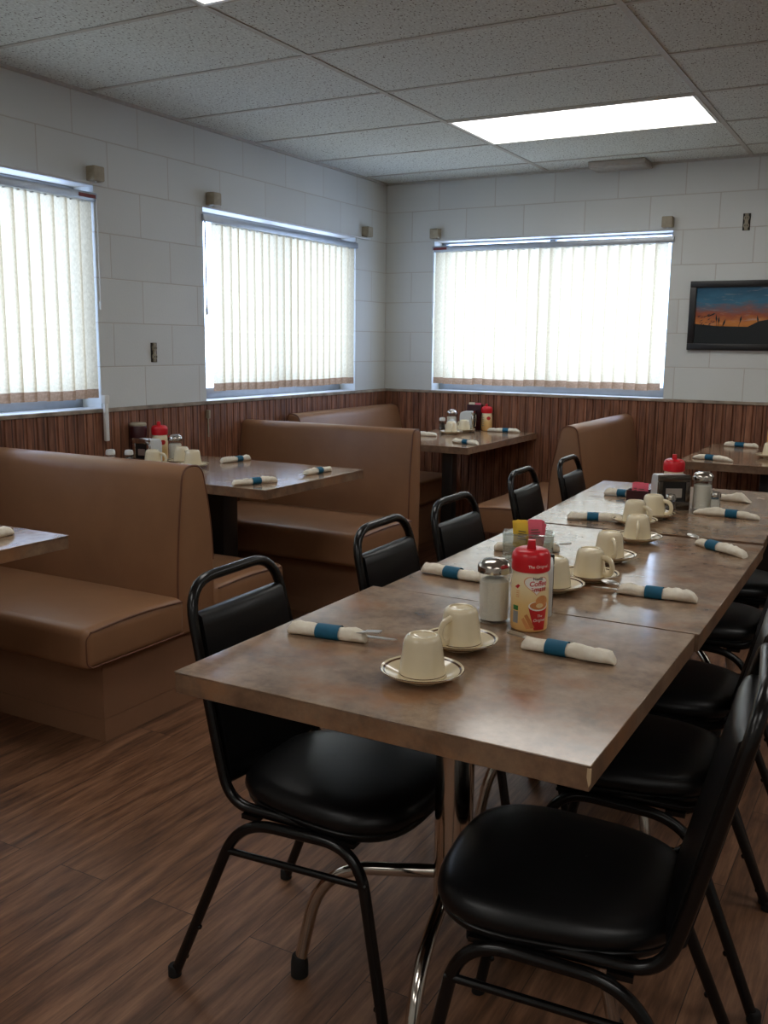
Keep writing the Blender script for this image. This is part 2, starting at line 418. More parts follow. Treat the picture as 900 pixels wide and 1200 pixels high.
b = bm_new(); box(b, -.17, .17, -.1, .1, -.034, 0, .005, 2); obj('vent_box', b, M_VENT, t)
b = bm_new()
for k in range(5): box(b, -.155, .155, -.085+k*.036, -.085+k*.036+.022, -.037, -.033)
obj('louver', b, M_TEE, t)

# ================================================================ VERTICAL BLINDS
vane_me = {}
def vane_mesh():
    b = bm_new(); w, n = .0405, 6
    zs = [0, .042, .0421, .89]
    for side in (0,):
        pts = [(-w + 2*w*k/n, .004*(1-(2*k/n-1)**2)) for k in range(n+1)]
        rows = [[b.verts.new((x, y, z)) for x, y in pts] for z in zs]
        for i in range(len(zs)-1):
            for k in range(n):
                fc = b.faces.new((rows[i][k], rows[i][k+1], rows[i+1][k+1], rows[i+1][k])); fc.material_index = 1 if i == 0 else 0
    me = bpy.data.meshes.new('vane'); b.to_mesh(me); b.free()
    me.materials.append(M_VANE); me.materials.append(M_HEM)
    for p_ in me.polygons: p_.use_smooth = True
    return me
k = NT('blind_hem_fabric'); df = k.n('ShaderNodeBsdfDiffuse'); tl = k.n('ShaderNodeBsdfTranslucent'); mx = k.n('ShaderNodeMixShader'); mx.inputs[0].default_value = .25
hc = k.ramp(k.noise(k.coord(), 90, 3), [(.3, lin((164, 134, 108))), (.7, lin((190, 160, 134)))])
k.l(hc, df.inputs[0]); k.l(hc, tl.inputs[0]); k.l(df.outputs[0], mx.inputs[1]); k.l(tl.outputs[0], mx.inputs[2]); k.l(mx.outputs[0], k.out.inputs[0]); M_HEM = k.m
VM = vane_mesh()
def blind(ax, a0, a1, v0, v1, label, tilt, cord_at, red_at):
    # local x runs along the wall, local y points into the room
    if ax == 'y': loc, rz = (0, a0, 0), PI/2     # local x -> +y, local y -> -x
    else: loc, rz = (a0, 0, 0), 0
    sgn = -1                                      # room is at local y < 0 for both
    t = thing('vertical_blind', label, 'blind', (loc[0], loc[1], 1.07), rz)
    Lh = a1-a0; Z = 1.07
    b = bm_new(); box(b, -.01, Lh+.01, -.014, .036, 1.960-Z, 1.998-Z, .005, 2); obj('headrail', b, M_ALU, t)
    if red_at is not None:
        b = bm_new(); box(b, red_at-.05, red_at+.05, -.0155, -.013, 1.972-Z, 1.988-Z); obj('label_strip', b, M_LABELRED, t)
    n = round((v1-v0)/.0735); st = (v1-v0)/n
    for i in range(n):
        o = bpy.data.objects.new('vane', VM); COL.objects.link(o); o.parent = t
        o.location = (v0-a0+st*(i+.5), .018, 0.003+random.uniform(-.003, .003)); o.rotation_euler = (random.uniform(-.004, .004), 0, math.radians(tilt+random.uniform(-4, 4)))
    b = bm_new()
    for i in range(n):
        xx = v0-a0+st*(i+.5); box(b, xx-.004, xx+.004, .012, .024, .885, .90)
    obj('vane_hanger', b, M_WHITE, t)['kind'] = 'stuff'
    b = bm_new(); xx = cord_at; tube(b, [(xx, -.018, .90), (xx, -.02, .45)], .0035, 6); lathe(b, [(.004, -.02), (.007, -.015), (.007, .015), (.004, .02)], 8, (xx, -.02, .43)); obj('pull_cord', b, M_WHITEMET, t)
    return t
blind('y', W1[0], W1[1]+.0, W1[0]+.02, W1[1]-.01, 'cream vertical blind over the window at the left edge of the photo', -14, W1[1]-W1[0]+.0, W1[1]-W1[0]-.05)
blind('y', W2[0]-.0, W2[1], W2[0]+.10, W2[1]-.012, 'cream vertical blind over the left wall window nearer the room corner', -14, -.005, None)
blind('x', W3[0], W3[1], W3[0]+.01, W3[1]-.03, 'bright vertical blind over the back wall window', 26, .0, .05)
# curtain rods with old bracket blocks
def rod(ax, a0, a1, label):
    if ax == 'y': t = thing('curtain_rod', label, 'curtain rod', (0, a0, 2.075), PI/2)
    else: t = thing('curtain_rod', label, 'curtain rod', (a0, 0, 2.075), 0)
    L_ = a1-a0
    for s in (0, L_):
        b = bm_new(); box(b, s-.032, s+.032, -.055, 0, -.03, .035, .006, 2); obj('bracket', b, M_BEIGE, t)
    b = bm_new(); tube(b, [(-.03, -.03, -.042), (L_+.03, -.03, -.042)], .0055, 8)
    for s in (0, L_): tube(b, [(s, -.03, -.045), (s, -.03, -.025)], .005, 6)
    obj('rod', b, M_WHITEMET, t)
rod('y', W1[0]-.03, -2.745, 'thin white rod on beige brackets above the leftmost window')
rod('y', -1.915, -.31, 'thin white rod on beige brackets above the second left wall window')
rod('x', .395, 1.945, 'thin white rod on beige brackets above the back window')
# cord tensioners
b = bm_new(); box(b, -.012, .012, -.008, .008, 0, .045, .004, 2); tube(b, [(0, 0, .005), (0, 0, -.10)], .004, 6)
tag(obj('cord_tensioner', b, M_BEIGE, loc=(.03, -2.0, .935)), 'beige cord tensioner on the wood panelling under the second window', 'cord tensioner')
b = bm_new(); box(b, -.009, .009, -.011, .011, -.16, .02, .004, 2); box(b, -.012, .012, -.015, .015, .015, .055, .004, 2)
tag(obj('cord_tensioner', b, M_WHITE, loc=(.035, -2.745, 1.035)), 'white stick shaped cord tensioner beside the leftmost blind', 'cord tensioner')

# ================================================================ OUTLETS, PICTURE
def outlet(loc, rz, label):
    t = thing('wall_outlet', label, 'outlet', loc, rz)
    b = bm_new(); box(b, -.021, .021, -.004, 0, -.048, .048, .002, 2); obj('outlet_box', b, M_DARK, t)
    b = bm_new()
    for z in (-.02, .02): lathe(b, [(.016, -.002), (.016, .008), (.012, .011), (0, .011)], 14, (0, 0, 0)); 
    b.free(); b = bm_new()
    for z in (-.021, .021):
        tt = bm_new(); lathe(tt, [(.0165, 0), (.0165, .006), (.014, .009), (0, .009)], 14)
        add(b, tt, 0, Matrix.Translation((0, -.003, z)) @ Matrix.Rotation(PI/2, 4, 'X'))
        for dx in (-.006, .006): box(b, dx-.0015, dx+.0015, -.0135, -.011, z-.004, z+.005, 0, 1, 1)
    box(b, -.010, .010, -.010, -.003, -.046, .046, .002, 2)
    obj('socket', b, [M_OUT, M_DARK], t)
outlet((0, -2.374, 1.285), PI/2, 'uncovered dark wall outlet on the left wall between the two windows')
outlet((2.389, 0, 2.06), 0, 'uncovered old wall outlet above the framed picture')

def mk_sunset():
    k = NT('sunset_print'); co = k.coord(); sp = k.n('ShaderNodeSeparateXYZ'); k.l(co, sp.inputs[0])
    n1 = k.noise(k.mapping(co, (5, 1, 16)), 1.6, 5, .6)
    s = k.n('ShaderNodeMath', operation='MULTIPLY_ADD'); s.inputs[1].default_value = .14; k.l(n1, s.inputs[0]); k.l(sp.outputs[2], s.inputs[2])
    c = k.ramp(s.outputs[0], [(.17, lin((176, 104, 36))), (.23, lin((206, 130, 66))), (.275, lin((160, 86, 60))), (.31, lin((120, 96, 100))), (.35, lin((58, 112, 140))), (.45, lin((28, 76, 106)))])
    n2 = k.noise(k.mapping(co, (3, 1, 22)), 2.2, 4, .6)
    c = k.mix(k.ramp(n2, [(.56, (0, 0, 0, 1)), (.75, (.6, .6, .6, 1))]), c, lin((188, 176, 168)))
    return k.set(.25, 0, .4, c)
t = thing('framed_picture', 'black framed sunset photograph on the back wall right of the window', 'picture', (2.40, 0, 1.325), 0)
PW, PH, FB = .60, .405, .038
pc = -.30
b = bm_new()
for x0, x1, z0, z1 in ((0, PW, 0, FB), (0, PW, PH-FB, PH), (0, FB, FB, PH-FB), (PW-FB, PW, FB, PH-FB)): box(b, x0+pc, x1+pc, -.024, -.002, z0, z1, .003, 2)
obj('picture_frame', b, M_FRAME, t)
b = bm_new(); box(b, FB+pc, PW-FB+pc, -.012, -.006, FB, PH-FB)
o = obj('picture_print', b, mk_sunset(), t, smooth=False)
b = bm_new()   # dark marsh ground and reed plumes of the print
prism(b, [(FB+pc, FB), (PW-FB+pc, FB), (PW-FB+pc, .20), (.40+pc, .17), (.34+pc, .138), (.16+pc, .142), (FB+pc, .155)], -.0132, -.0125, 'y')
rr = random.Random(3)
for k_ in range(26):
    x = FB+.005+rr.random()*.10+pc; z = .13+rr.random()*.075; a = rr.uniform(.2, .9); L_ = rr.uniform(.012, .026)
    prism(b, [(x, z), (x+L_*.5, z+L_*a*.3), (x+L_, z+L_*a), (x+L_*.4, z+L_*a*.7)], -.0132, -.0125, 'y')
for x, z, h, lean in ((.165, .12, .09, -.006), (.172, .12, .075, .004), (.183, .12, .055, .03), (.285, .115, .09, .018), (.40, .13, .07, -.01)):
    x += pc
    prism(b, [(x-.0012, z), (x+.0012, z), (x+lean+.0008, z+h), (x+lean-.0008, z+h)], -.0132, -.0125, 'y')
    xm, zm = x+lean*.75, z+h*.72
    prism(b, [(xm-lean*.2, zm-.022), (xm+.006, zm), (xm+lean*.3, zm+.026), (xm-.005, zm+.004)], -.0132, -.0125, 'y')
obj('reed_silhouette', b, simple('print_black_ink', (16, 24, 28), .3), t, smooth=False)

# ================================================================ BOOTH BENCHES
def smooth_prof(pts, rad): return [(p[0], p[1]) for p in fillet([(a, bb, 0) for a, bb in pts], rad, 5)]
def seat_block(x0, x1, y0, y1, z0, z1):
    t = bm_new(); bmesh.ops.create_cube(t, size=1, matrix=Matrix.Translation(((x0+x1)/2, (y0+y1)/2, (z0+z1)/2)) @ Matrix.Diagonal((x1-x0, y1-y0, z1-z0, 1)))
    bmesh.ops.bevel(t, geom=list(t.edges), offset=.03, segments=4, profile=.55, affect='EDGES')
    cuts = [x0+(x1-x0)*q for q in (.15, .3, .5, .7, .85)]
    for c in cuts: bmesh.ops.bisect_plane(t, geom=list(t.verts)+list(t.edges)+list(t.faces), plane_co=(c, 0, 0), plane_no=(1, 0, 0))
    for q in (.25, .5, .75): bmesh.ops.bisect_plane(t, geom=list(t.verts)+list(t.edges)+list(t.faces), plane_co=(0, y0+(y1-y0)*q, 0), plane_no=(0, 1, 0))
    for v in t.verts:
        fx = (v.co.x-x0)/(x1-x0); fy = (v.co.y-y0)/(y1-y0); fz = (v.co.z-z0)/(z1-z0)
        if fz > .5: v.co.z += .016*max(0, math.sin(PI*min(1, max(0, fy))))**.7*max(0, math.sin(PI*min(1, max(0, fx))))**.35
    b = bm_new(); add(b, t); return b
def bench(name, label, loc, rotz, length, prof, seats, base, aisle_end=True):
    """local x runs from the wall to the aisle end, local y across the seat"""
    t = thing(name, label, 'bench', loc, rotz)
    b = bm_new(); prism(b, prof, .004, length, 'x', 0, .012); bk = obj('backrest', b, M_VINYL, t)
    n = len(prof)
    b = bm_new()
    ctr = (sum(p[0] for p in prof)/n, sum(p[1] for p in prof)/n)
    pl = [(length-.003, p[0]+(ctr[0]-p[0])*.05, p[1]+(ctr[1]-p[1])*.012) for p in prof if p[1] > .33]
    tube(b, pl, .004, 6); obj('piping', b, M_PIPE, bk)
    for (s0, s1, z1) in seats:
        o = obj('seat', seat_block(.004, length+.02, s0, s1, .298, z1), M_VINYL, t)
        b = bm_new(); xe = length+.017
        fr = s0 if abs(s0) > abs(s1) else s1; bkk = s1 if fr == s0 else s0
        d = 1 if bkk > fr else -1
        for zz, dz in ((z1-.012, .010), (.306, 0)):
            tube(b, [(xe, fr+d*(.028+(abs(bkk-fr)-.04)*q), zz+dz*math.sin(PI*q)) for q in [i/10 for i in range(11)]], .0035, 6)
        tube(b, fillet([(xe, fr+d*.028, z1-.012), (xe-.004, fr+d*.01, z1-.03), (xe-.004, fr+d*.01, .32), (xe, fr+d*.028, .306)], .02), .003, 6)
        obj('piping', b, M_PIPE, o)
    b = bm_new(); y0, y1, x1 = base
    box(b, .02, x1, y0, y1, .082, .298); box(b, .02, x1-.003, y0+.003, y1-.003, .076, .083); box(b, .02, x1, y0, y1, 0, .077)
    obj('bench_base', b, M_BASE, t, smooth=False)
    return t
# local y is world y minus bench y; bench A sits at y=-3.38
PA = smooth_prof([(-.10, .29), (-.108, .47), (-.095, .66), (-.062, .905), (.045, .905), (.10, .66), (.105, .29)], [0, .08, .15, .05, .05, .15, 0])
bench('booth_bench', 'double sided tan booth bench in the left foreground', (.0185, -3.38, 0), 0, 1.085, PA, [(-.565, -.09, .435), (.09, .53, .44)], (-.43, .42, 1.035))
PB = smooth_prof([(-.06, .02), (-.065, .47), (-.055, .70), (-.025, .91), (.055, .91), (.063, .80), (.063, .02)], [0, .08, .15, .035, .03, .02, 0])
bench('booth_bench', 'tan booth bench with a straight flat rear behind the second left table', (.0185, -1.675, 0), 0, 1.10, PB, [(-.595, -.05, .455)], (-.465, .06, 1.04))
# bench C along the left wall: rotate so local x -> +y
PC = smooth_prof([(-.005, .29), (-.005, .80), (-.02, .925), (-.10, .915), (-.15, .70), (-.17, .29)], [0, .05, .03, .05, .1, 0])
tC = bench('booth_bench', 'tan booth bench in the room corner with its back to the left wall', (.027, -.022, 0), -PI/2, 1.26, [(-a, z) for a, z in PC][::-1], [(.14, .565, .452)], (.02, .46, 1.2))
PE = smooth_prof([(-.10, .29), (-.105, .47), (-.10, .66), (-.042, .925), (.045, .925), (.10, .62), (.105, .29)], [0, .08, .15, .05, .06, .15, 0])
bench('booth_bench', 'double sided tan booth bench standing out from the back wall', (1.755, -.022, 0), -PI/2, 1.12, PE, [(-.545, -.09, .45), (.09, .545, .45)], (-.42, .42, 1.06))

# ================================================================ TABLES
def tabletop(parent, x0, x1, y0, y1, zt, th=.04):
    b = bm_new(); box(b, x0, x1, y0, y1, zt-.003, zt, .0012, 1, 0); o = obj('tabletop', b, M_LAM, parent)
    b = bm_new(); box(b, x0+.0015, x1-.0015, y0+.0015, y1-.0015, zt-th, zt-.003, .001, 1, 0); obj('table_edge', b, M_EDGE, o)
    return o
def pedestal(parent, x, y, zt, rot, hb=.30, R=.33):
    b = bm_new(); lathe(b, [(.038, .235), (.038, zt-.05)], 24, (x, y, 0)); obj('pedestal_column', b, M_CHROME, parent)
    b = bm_new(); box(b, x-.16, x+.16, y-.16, y+.16, zt-.05, zt-.04, .002, 1); obj('mounting_plate', b, M_BLACKP, parent)
    for k in range(4):
        a = rot+k*PI/2; c, s = math.cos(a), math.sin(a); b = bm_new()
        tube(b, fillet([(x+c*.03, y+s*.03, hb), (x+c*(R-.05), y+s*(R-.05), hb-.035), (x+c*R, y+s*R, .03)], .14, 10), .0135, 12)
        lg = obj('leg', b, M_CHROME, parent)
        b = bm_new(); lathe(b, [(.012, 0), (.019, .002), (.019, .03), (.016, .048), (.0145, .05)], 14, (x+c*R, y+s*R, 0)); obj('leg_cap', b, M_RUBBER, lg)
def cafe_table(label, x0, x1, y0, y1, rot=0, zt=.76, prot=0, chip=False):
    cx, cy = (x0+x1)/2, (y0+y1)/2
    t = thing('dining_table', label, 'table', (cx, cy, 0), rot)
    w, d = (x1-x0)/2, (y1-y0)/2
    tp = tabletop(t, -w, w, -d, d, zt); pedestal(t, .012, 0, zt, prot)
    if chip:
        b = bm_new(); prism(b, [(w-.0055, zt-.004), (w+.0002, zt-.005), (w+.0002, zt-.027), (w-.0025, zt-.033), (w-.006, zt-.018)], -d+.001, -d+.004, 'y'); obj('chipped_corner', b, simple('bare_particle_board', (196, 168, 132), .8), tp, smooth=False)
    return t
cafe_table('square brown laminate table nearest the camera in the long row', 2.232, 2.995, -4.772, -4.056, 0, .76, math.radians(12), True)
cafe_table('brown laminate table in the middle of the long row', 2.252, 2.996, -4.052, -3.040, math.radians(.6), .76, math.radians(45))
cafe_table('brown laminate table at the far end of the long row', 2.207, 2.955, -3.012, -1.905, math.radians(3.0), .76, math.radians(45))
def booth_table(label, loc, w, d, zt, post, rot=0, base=None):
    t = thing('booth_table', label, 'table', loc, rot)
    tabletop(t, 0, w, 0, d, zt)
    b = bm_new(); box(b, post[0]-post[2], post[0]+post[2], post[1]-post[2], post[1]+post[2], .03, zt-.04, .008, 2); obj('pedestal_column', b, M_BLACKP, t)
    b = bm_new(); lathe(b, [(base, 0), (base, .012), (base*.4, .03), (.04, .035)], 24, (post[0], post[1], 0)); obj('pedestal_base', b, M_BLACKP, t)
    return t
booth_table('brown booth table cut off at the left edge of the photo', (.03, -4.775, 0), 1.118, .763, .76, (.57, .38, .055), 0, .22)
booth_table('brown booth table between the two left wall benches', (.03, -2.995, 0), 1.105, .765, .765, (.565, .39, .055), 0, .2)
booth_table('brown booth table in the room corner under the back window', (.51, -1.145, 0), .665, 1.118, .772, (.475, .17, .035), 0, .15)
booth_table('brown booth table at the right edge under the framed picture', (2.31, -1.085, 0), .72, 1.06, .772, (.40, .45, .05), 0, .2)

# ================================================================ CHAIRS
def seat_outline(inset, z, n=48):
    out = []
    for k_ in range(n):
        a = 2*PI*k_/n; c, s = math.cos(a), math.sin(a); e = 2/3.0
        x = math.copysign(abs(c)**e, c); y = math.copysign(abs(s)**e, s)
        hw = .188+.020*x
        out.append((.042+x*(.205-inset), y*(hw-inset), z))
    return out
def make_chair(label, loc, rz):
    t = thing('dining_chair', label, 'chair', loc, rz, 'black chairs along the long table')
    b = bm_new()
    loft(b, [seat_outline(.03, .400), seat_outline(.010, .403), seat_outline(.004, .410), seat_outline(.003, .418), seat_outline(.0055, .4205), seat_outline(.001, .424), seat_outline(-.003, .434), seat_outline(-.001, .447), seat_outline(.008, .459), seat_outline(.024, .467), seat_outline(.06, .473), seat_outline(.12, .477), seat_outline(.17, .478)])
    obj('seat', b, M_BLK, t)
    # back frame: one bent tube
    half = [(.10, -.172, .408), (-.140, -.172, .408), (-.172, -.168, .52), (-.252, -.156, .855)]
    pts = half + [(p[0], -p[1], p[2]) for p in half[::-1]]
    b = bm_new(); tube(b, fillet(pts, [0, .075, .05, .085, .085, .05, .075, 0], 8), .0115, 12); obj('back_frame', b, M_STEEL, t)
    def post_x(z): return -.172-.080*(z-.52)/.335
    rows = []
    for i, z in enumerate([.445, .455, .50, .60, .70, .765, .785, .792]):
        hw = .166-.012*(z-.44)/.335-.006; th = .016 if 0 < i < 7 else .006
        rows.append([(post_x(z)+th*.9, -hw, z), (post_x(z)+th+.007, -hw*.6, z), (post_x(z)+th+.009, 0, z), (post_x(z)+th+.007, hw*.6, z), (post_x(z)+th*.9, hw, z),
                     (post_x(z)-th*.9, hw, z), (post_x(z)-th, hw*.6, z), (post_x(z)-th, 0, z), (post_x(z)-th, -hw*.6, z), (post_x(z)-th*.9, -hw, z)])
    b = bm_new(); loft(b, rows); obj('backrest', b, M_BLK, t, ang=50)
    for s in (-1, 1):
        b = bm_new()
        tube(b, fillet([(-.262, s*.215, .004), (-.105, s*.190, .388), (.172, s*.190, .400), (.25, s*.212, .004)], [0, .085, .085, 0], 9), .0115, 12)
        for fx, fz in ((-.208, .13), (-.245, .05), (.232, .09)):
            tt = bm_new(); bmesh.ops.create_uvsphere(tt, u_segments=8, v_segments=6, radius=.006, matrix=Matrix.Translation((fx+(.009 if fx < 0 else -.010), s*(.207 if fx < 0 else .206), fz))); add(b, tt)
        lf = obj('leg_frame', b, M_STEEL, t)
        for fx, fy in ((-.262, .215), (.25, .212)):
            b = bm_new(); lathe(b, [(.012, 0), (.0145, .002), (.0145, .022), (.012, .026)], 12, (fx, s*fy, 0)); obj('foot_glide', b, M_RUBBER, lf)
        b = bm_new(); tube(b, [(-.138, s*.197, .318), (.195, s*.197, .330)], .0075, 10); obj('stretcher', b, M_STEEL, t)
    b = bm_new(); box(b, -.10, -.06, -.188, .188, .392, .402); box(b, .12, .16, -.188, .188, .394, .403); obj('seat_rail', b, M_STEEL, t)
    return t
ch = make_chair('black vinyl chair at the front left corner of the long table', (2.328, -4.395, 0), math.radians(1.5))
L_ = [('black chair second from the camera on the left side of the long table', (2.338, -3.752, 0), 2),
      ('black chair third from the camera on the left side of the long table', (2.328, -3.272, 0), 0),
      ('black chair fourth from the camera on the left side of the long table', (2.268, -2.50, 0), 3),
      ('black chair farthest from the camera on the left side of the long table', (2.288, -1.99, 0), 3),
      ('black vinyl chair nearest the camera in front on the right, its whole seat visible', (2.932, -4.52, 0), 187),
      ('black chair second from the camera on the right side of the long table', (2.90, -3.95, 0), 184),
      ('black chair third from the camera on the right side of the long table', (2.87, -3.48, 0), 181),
      ('black chair fourth from the camera on the right side, small lit patch of seat showing', (2.83, -2.76, 0), 181),
      ('black chair farthest on the right side of the long table, mostly hidden', (2.80, -2.18, 0), 183)]
for lb, lc, rz in L_: dup(ch, lc, math.radians(rz), lb)

# ================================================================ TABLEWARE
ZT = .7602
def lift(z): return z
def make_saucer(label, loc):
    b = bm_new()
    prof = [(0, .004), (.028, .004), (.030, 0), (.034, 0), (.036, .004), (.052, .008), (.066, .0145), (.0735, .019), (.0745, .0205), (.0735, .0215), (.0715, .021), (.0695, .0198), (.066, .0178), (.0645, .0171), (.052, .0118), (.043, .0085), (.041, .0095), (.038, .008), (0, .0075)]
    mi = [0]*18; mi[11] = 1; mi[8] = 1
    lathe(b, prof, 40, mis=mi, capb=False, capt=False)
    o = obj('saucer', b, [M_CUP, M_STRIPE], loc=loc); return tag(o, label, 'saucer', 'saucers under upturned cups')
def make_cup(label, loc, rz):
    b = bm_new()
    prof = [(.038, .004), (.0400, 0), (.0418, .001), (.0418, .0035), (.0415, .005), (.0402, .014), (.0372, .036), (.0342, .056), (.0325, .0645), (.0300, .0695), (.0285, .0705), (.0265, .0722), (.0245, .073), (.0225, .0722), (.0215, .0695), (.008, .0685), (.006, .0675), (0, .0673)]
    mi = [0]*17; mi[3] = 1
    lathe(b, prof, 40, mis=mi, capb=False, capt=False)
    inner = [(.038, .004), (.034, .03), (.030, .058), (0, .060)]; lathe(b, inner, 40, capb=False, capt=False)
    o = obj('coffee_cup', b, [M_CUP, M_STRIPE], loc=loc, rotz=rz)
    b = bm_new()
    pts = fillet([(.033, 0, .056), (.058, 0, .052), (.066, 0, .030), (.056, 0, .012), (.038, 0, .012)], .02, 6)
    tube(b, pts, .0048, 10, flat=1.4); obj('handle', b, M_CUP, o)
    return tag(o, label, 'cup', 'upturned cream coffee cups')
cups = [  # x, y, z, handle angle (deg), words
 (2.632, -4.580, ZT, 100, 'nearest the camera on the front table'),
 (2.615, -4.384, ZT, 258, 'second from the camera, beside the glass sugar shaker'),
 (2.625, -3.868, ZT, 165, 'half hidden behind the red capped creamer bottle'),
 (2.668, -3.722, ZT, -15, 'with handle out to the right, just past the creamer bottle'),
 (2.648, -3.478, ZT, -60, 'fifth from the camera along the long table'),
 (2.648, -3.180, ZT, -75, 'sixth from the camera, handle facing the camera'),
 (2.570, -2.908, ZT, -25, 'seventh from the camera, just past the far table seam'),
 (2.592, -2.750, ZT, -10, 'farthest on the long table, in front of the napkin dispenser'),
 (.452, -2.625, .7652, 155, 'nearest the aisle on second left booth table'),
 (.315, -2.545, .7652, -20, 'nearest the far bench on the second left booth table'),
 (.29, -2.715, .7652, 20, 'left of the other cups on the second left booth table'),
 (.75, -.46, .7722, -60, 'nearer the camera on the corner booth table'),
 (.76, -.28, .7722, 160, 'farther from the camera on the corner booth table'),
 (2.705, -.70, .7722, 60, 'at the right edge of the photo under the picture'),
]
cs = make_saucer('x', (0, 0, 0)); cc = make_cup('x', (0, 0, 0), 0)
for i, (x, y, z, a, words_) in enumerate(cups):
    ls = 'saucer under the cup ' + words_; lc = 'cream upturned cup ' + words_
    if i == 0: s_, c_ = cs, cc; s_['label'] = ls; c_['label'] = lc; s_.location = (x, y, z); c_.location = (x, y, z+.0092); c_.rotation_euler = (0, 0, math.radians(a))
    else:
        s_ = dup(cs, (x, y, z), random.random()*6, ls); c_ = dup(cc, (x, y, z+.0092), math.radians(a), lc)

# ---- napkin rolls: local x along the roll from the utensil end to the folded end
def fork(b, x, y, z, L_):
    box(b, x-.02, x+L_-.03, y-.003, y+.003, z, z+.002)
    box(b, x-.05, x-.018, y-.008, y+.008, z, z+.002, .001, 1)
    for k_ in range(4): box(b, x-.082, x-.049, y-.0082+k_*.0045, y-.0082+k_*.0045+.0028, z, z+.0035)
def knife(b, x, y, z, L_):
    prism(b, [(x+L_, y-.004), (x+L_, y+.004), (x-.03, y+.006), (x-.055, y+.003), (x-.062, y-.003), (x-.03, y-.005)], z, z+.0018, 'z')
def spoon(b, x, y, z, L_):
    box(b, x-.012, x+L_, y-.0028, y+.0028, z, z+.002)
    t = bm_new(); bmesh.ops.create_uvsphere(t, u_segments=16, v_segments=8, radius=1, matrix=Matrix.Translation((x-.030, y, z+.004)) @ Matrix.Diagonal((.022, .0135, .0045, 1))); add(b, t)
def make_roll(label, x, y, z, ang, L_, band, style='taper', ut='', seed=0, R=.0155, flare=False):
    rr = random.Random(seed+11)
    t = thing('napkin_roll', label, 'napkin roll', (x, y, z), ang, 'napkin rolls with teal bands')
    b = bm_new(); n = 22; rings = []
    for i in range(n+1):
        q = i/n; xx = q*L_
        wd = R*(1+.08*math.sin(9*q+seed)+rr.uniform(-.09, .09)); ht = R*.86*(1+.07*math.sin(7*q+2*seed)+rr.uniform(-.07, .07))
        e = min(q, 1-q)
        if style == 'taper': k_ = .80+.20*min(1, e/.10)
        elif style == 'blunt': k_ = .82+.18*min(1, e/.05)
        elif style == 'flat': k_ = (.62+.38*min(1, e/.2))
        wd *= k_; ht *= k_**1.2
        if flare and q > .62: wd *= 1+1.5*(q-.62)/.38; ht *= 1+.35*math.sin(PI*(q-.62)/.38)-.75*max(0, (q-.85)/.15)
        if band[0]-.02 < q < band[1]+.02: wd = min(wd, R*1.0)*.97; ht = min(ht, R*.86)*.97
        if q in (0, 1): wd *= .8; ht *= .7
        off = 0
        ring = []
        for k2 in range(18):
            a = 2*PI*k2/18
            cr_ = 1+.07*math.sin(3*a+seed+9*q)+.04*math.sin(7*a+2*seed-5*q)
            yy = off+wd*math.cos(a)*cr_; zz = max(.0006, ht+ht*math.sin(a)*cr_)
            ring.append((xx, yy, zz))
        rings.append(ring)
    loft(b, rings)
    # wrap edge, a raised spiral fold
    obj('napkin', b, M_NAP, t, ang=60)
    b = bm_new(); rings = []
    i0, i1 = band[0], band[1]
    for q in (i0, i0+.001, (i0+i1)/2, i1-.001, i1):
        edge = q in (i0, i1); w_ = R*(1.12 if edge else 1.15)+.0004; h_ = R*.86*(1.10 if edge else 1.13)
        rings.append([(q*L_, w_*math.cos(2*PI*k2/20), max(.0003, R*.86+h_*math.sin(2*PI*k2/20))) for k2 in range(20)])
    loft(b, rings, cap=False); obj('paper_band', b, M_BAND, t)
    for kind in ut.split():
        b = bm_new()
        if kind == 'fork': fork(b, .015, .003, R*1.2, .05); nm = 'fork'
        elif kind == 'forktip': fork(b, .050, .003, R*1.25, .05); nm = 'fork'
        elif kind == 'knife': knife(b, .0, -.008, R*.7, .04); nm = 'knife'
        else: spoon(b, .012, .0, R*1.1, .04); nm = 'spoon'
        for v in b.verts:
            if v.co.x < .03 and nm != 'knife': v.co.z += (.03-v.co.x)*.10
        obj(nm, b, M_STAINLESS, t)
    return t
def roll_between(label, p0, p1, z, b0, b1, **kw):
    d = Vector((p1[0]-p0[0], p1[1]-p0[1])); L_ = d.length
    return make_roll(label, p0[0], p0[1], z, math.atan2(d.y, d.x), L_, (b0, b1), **kw)
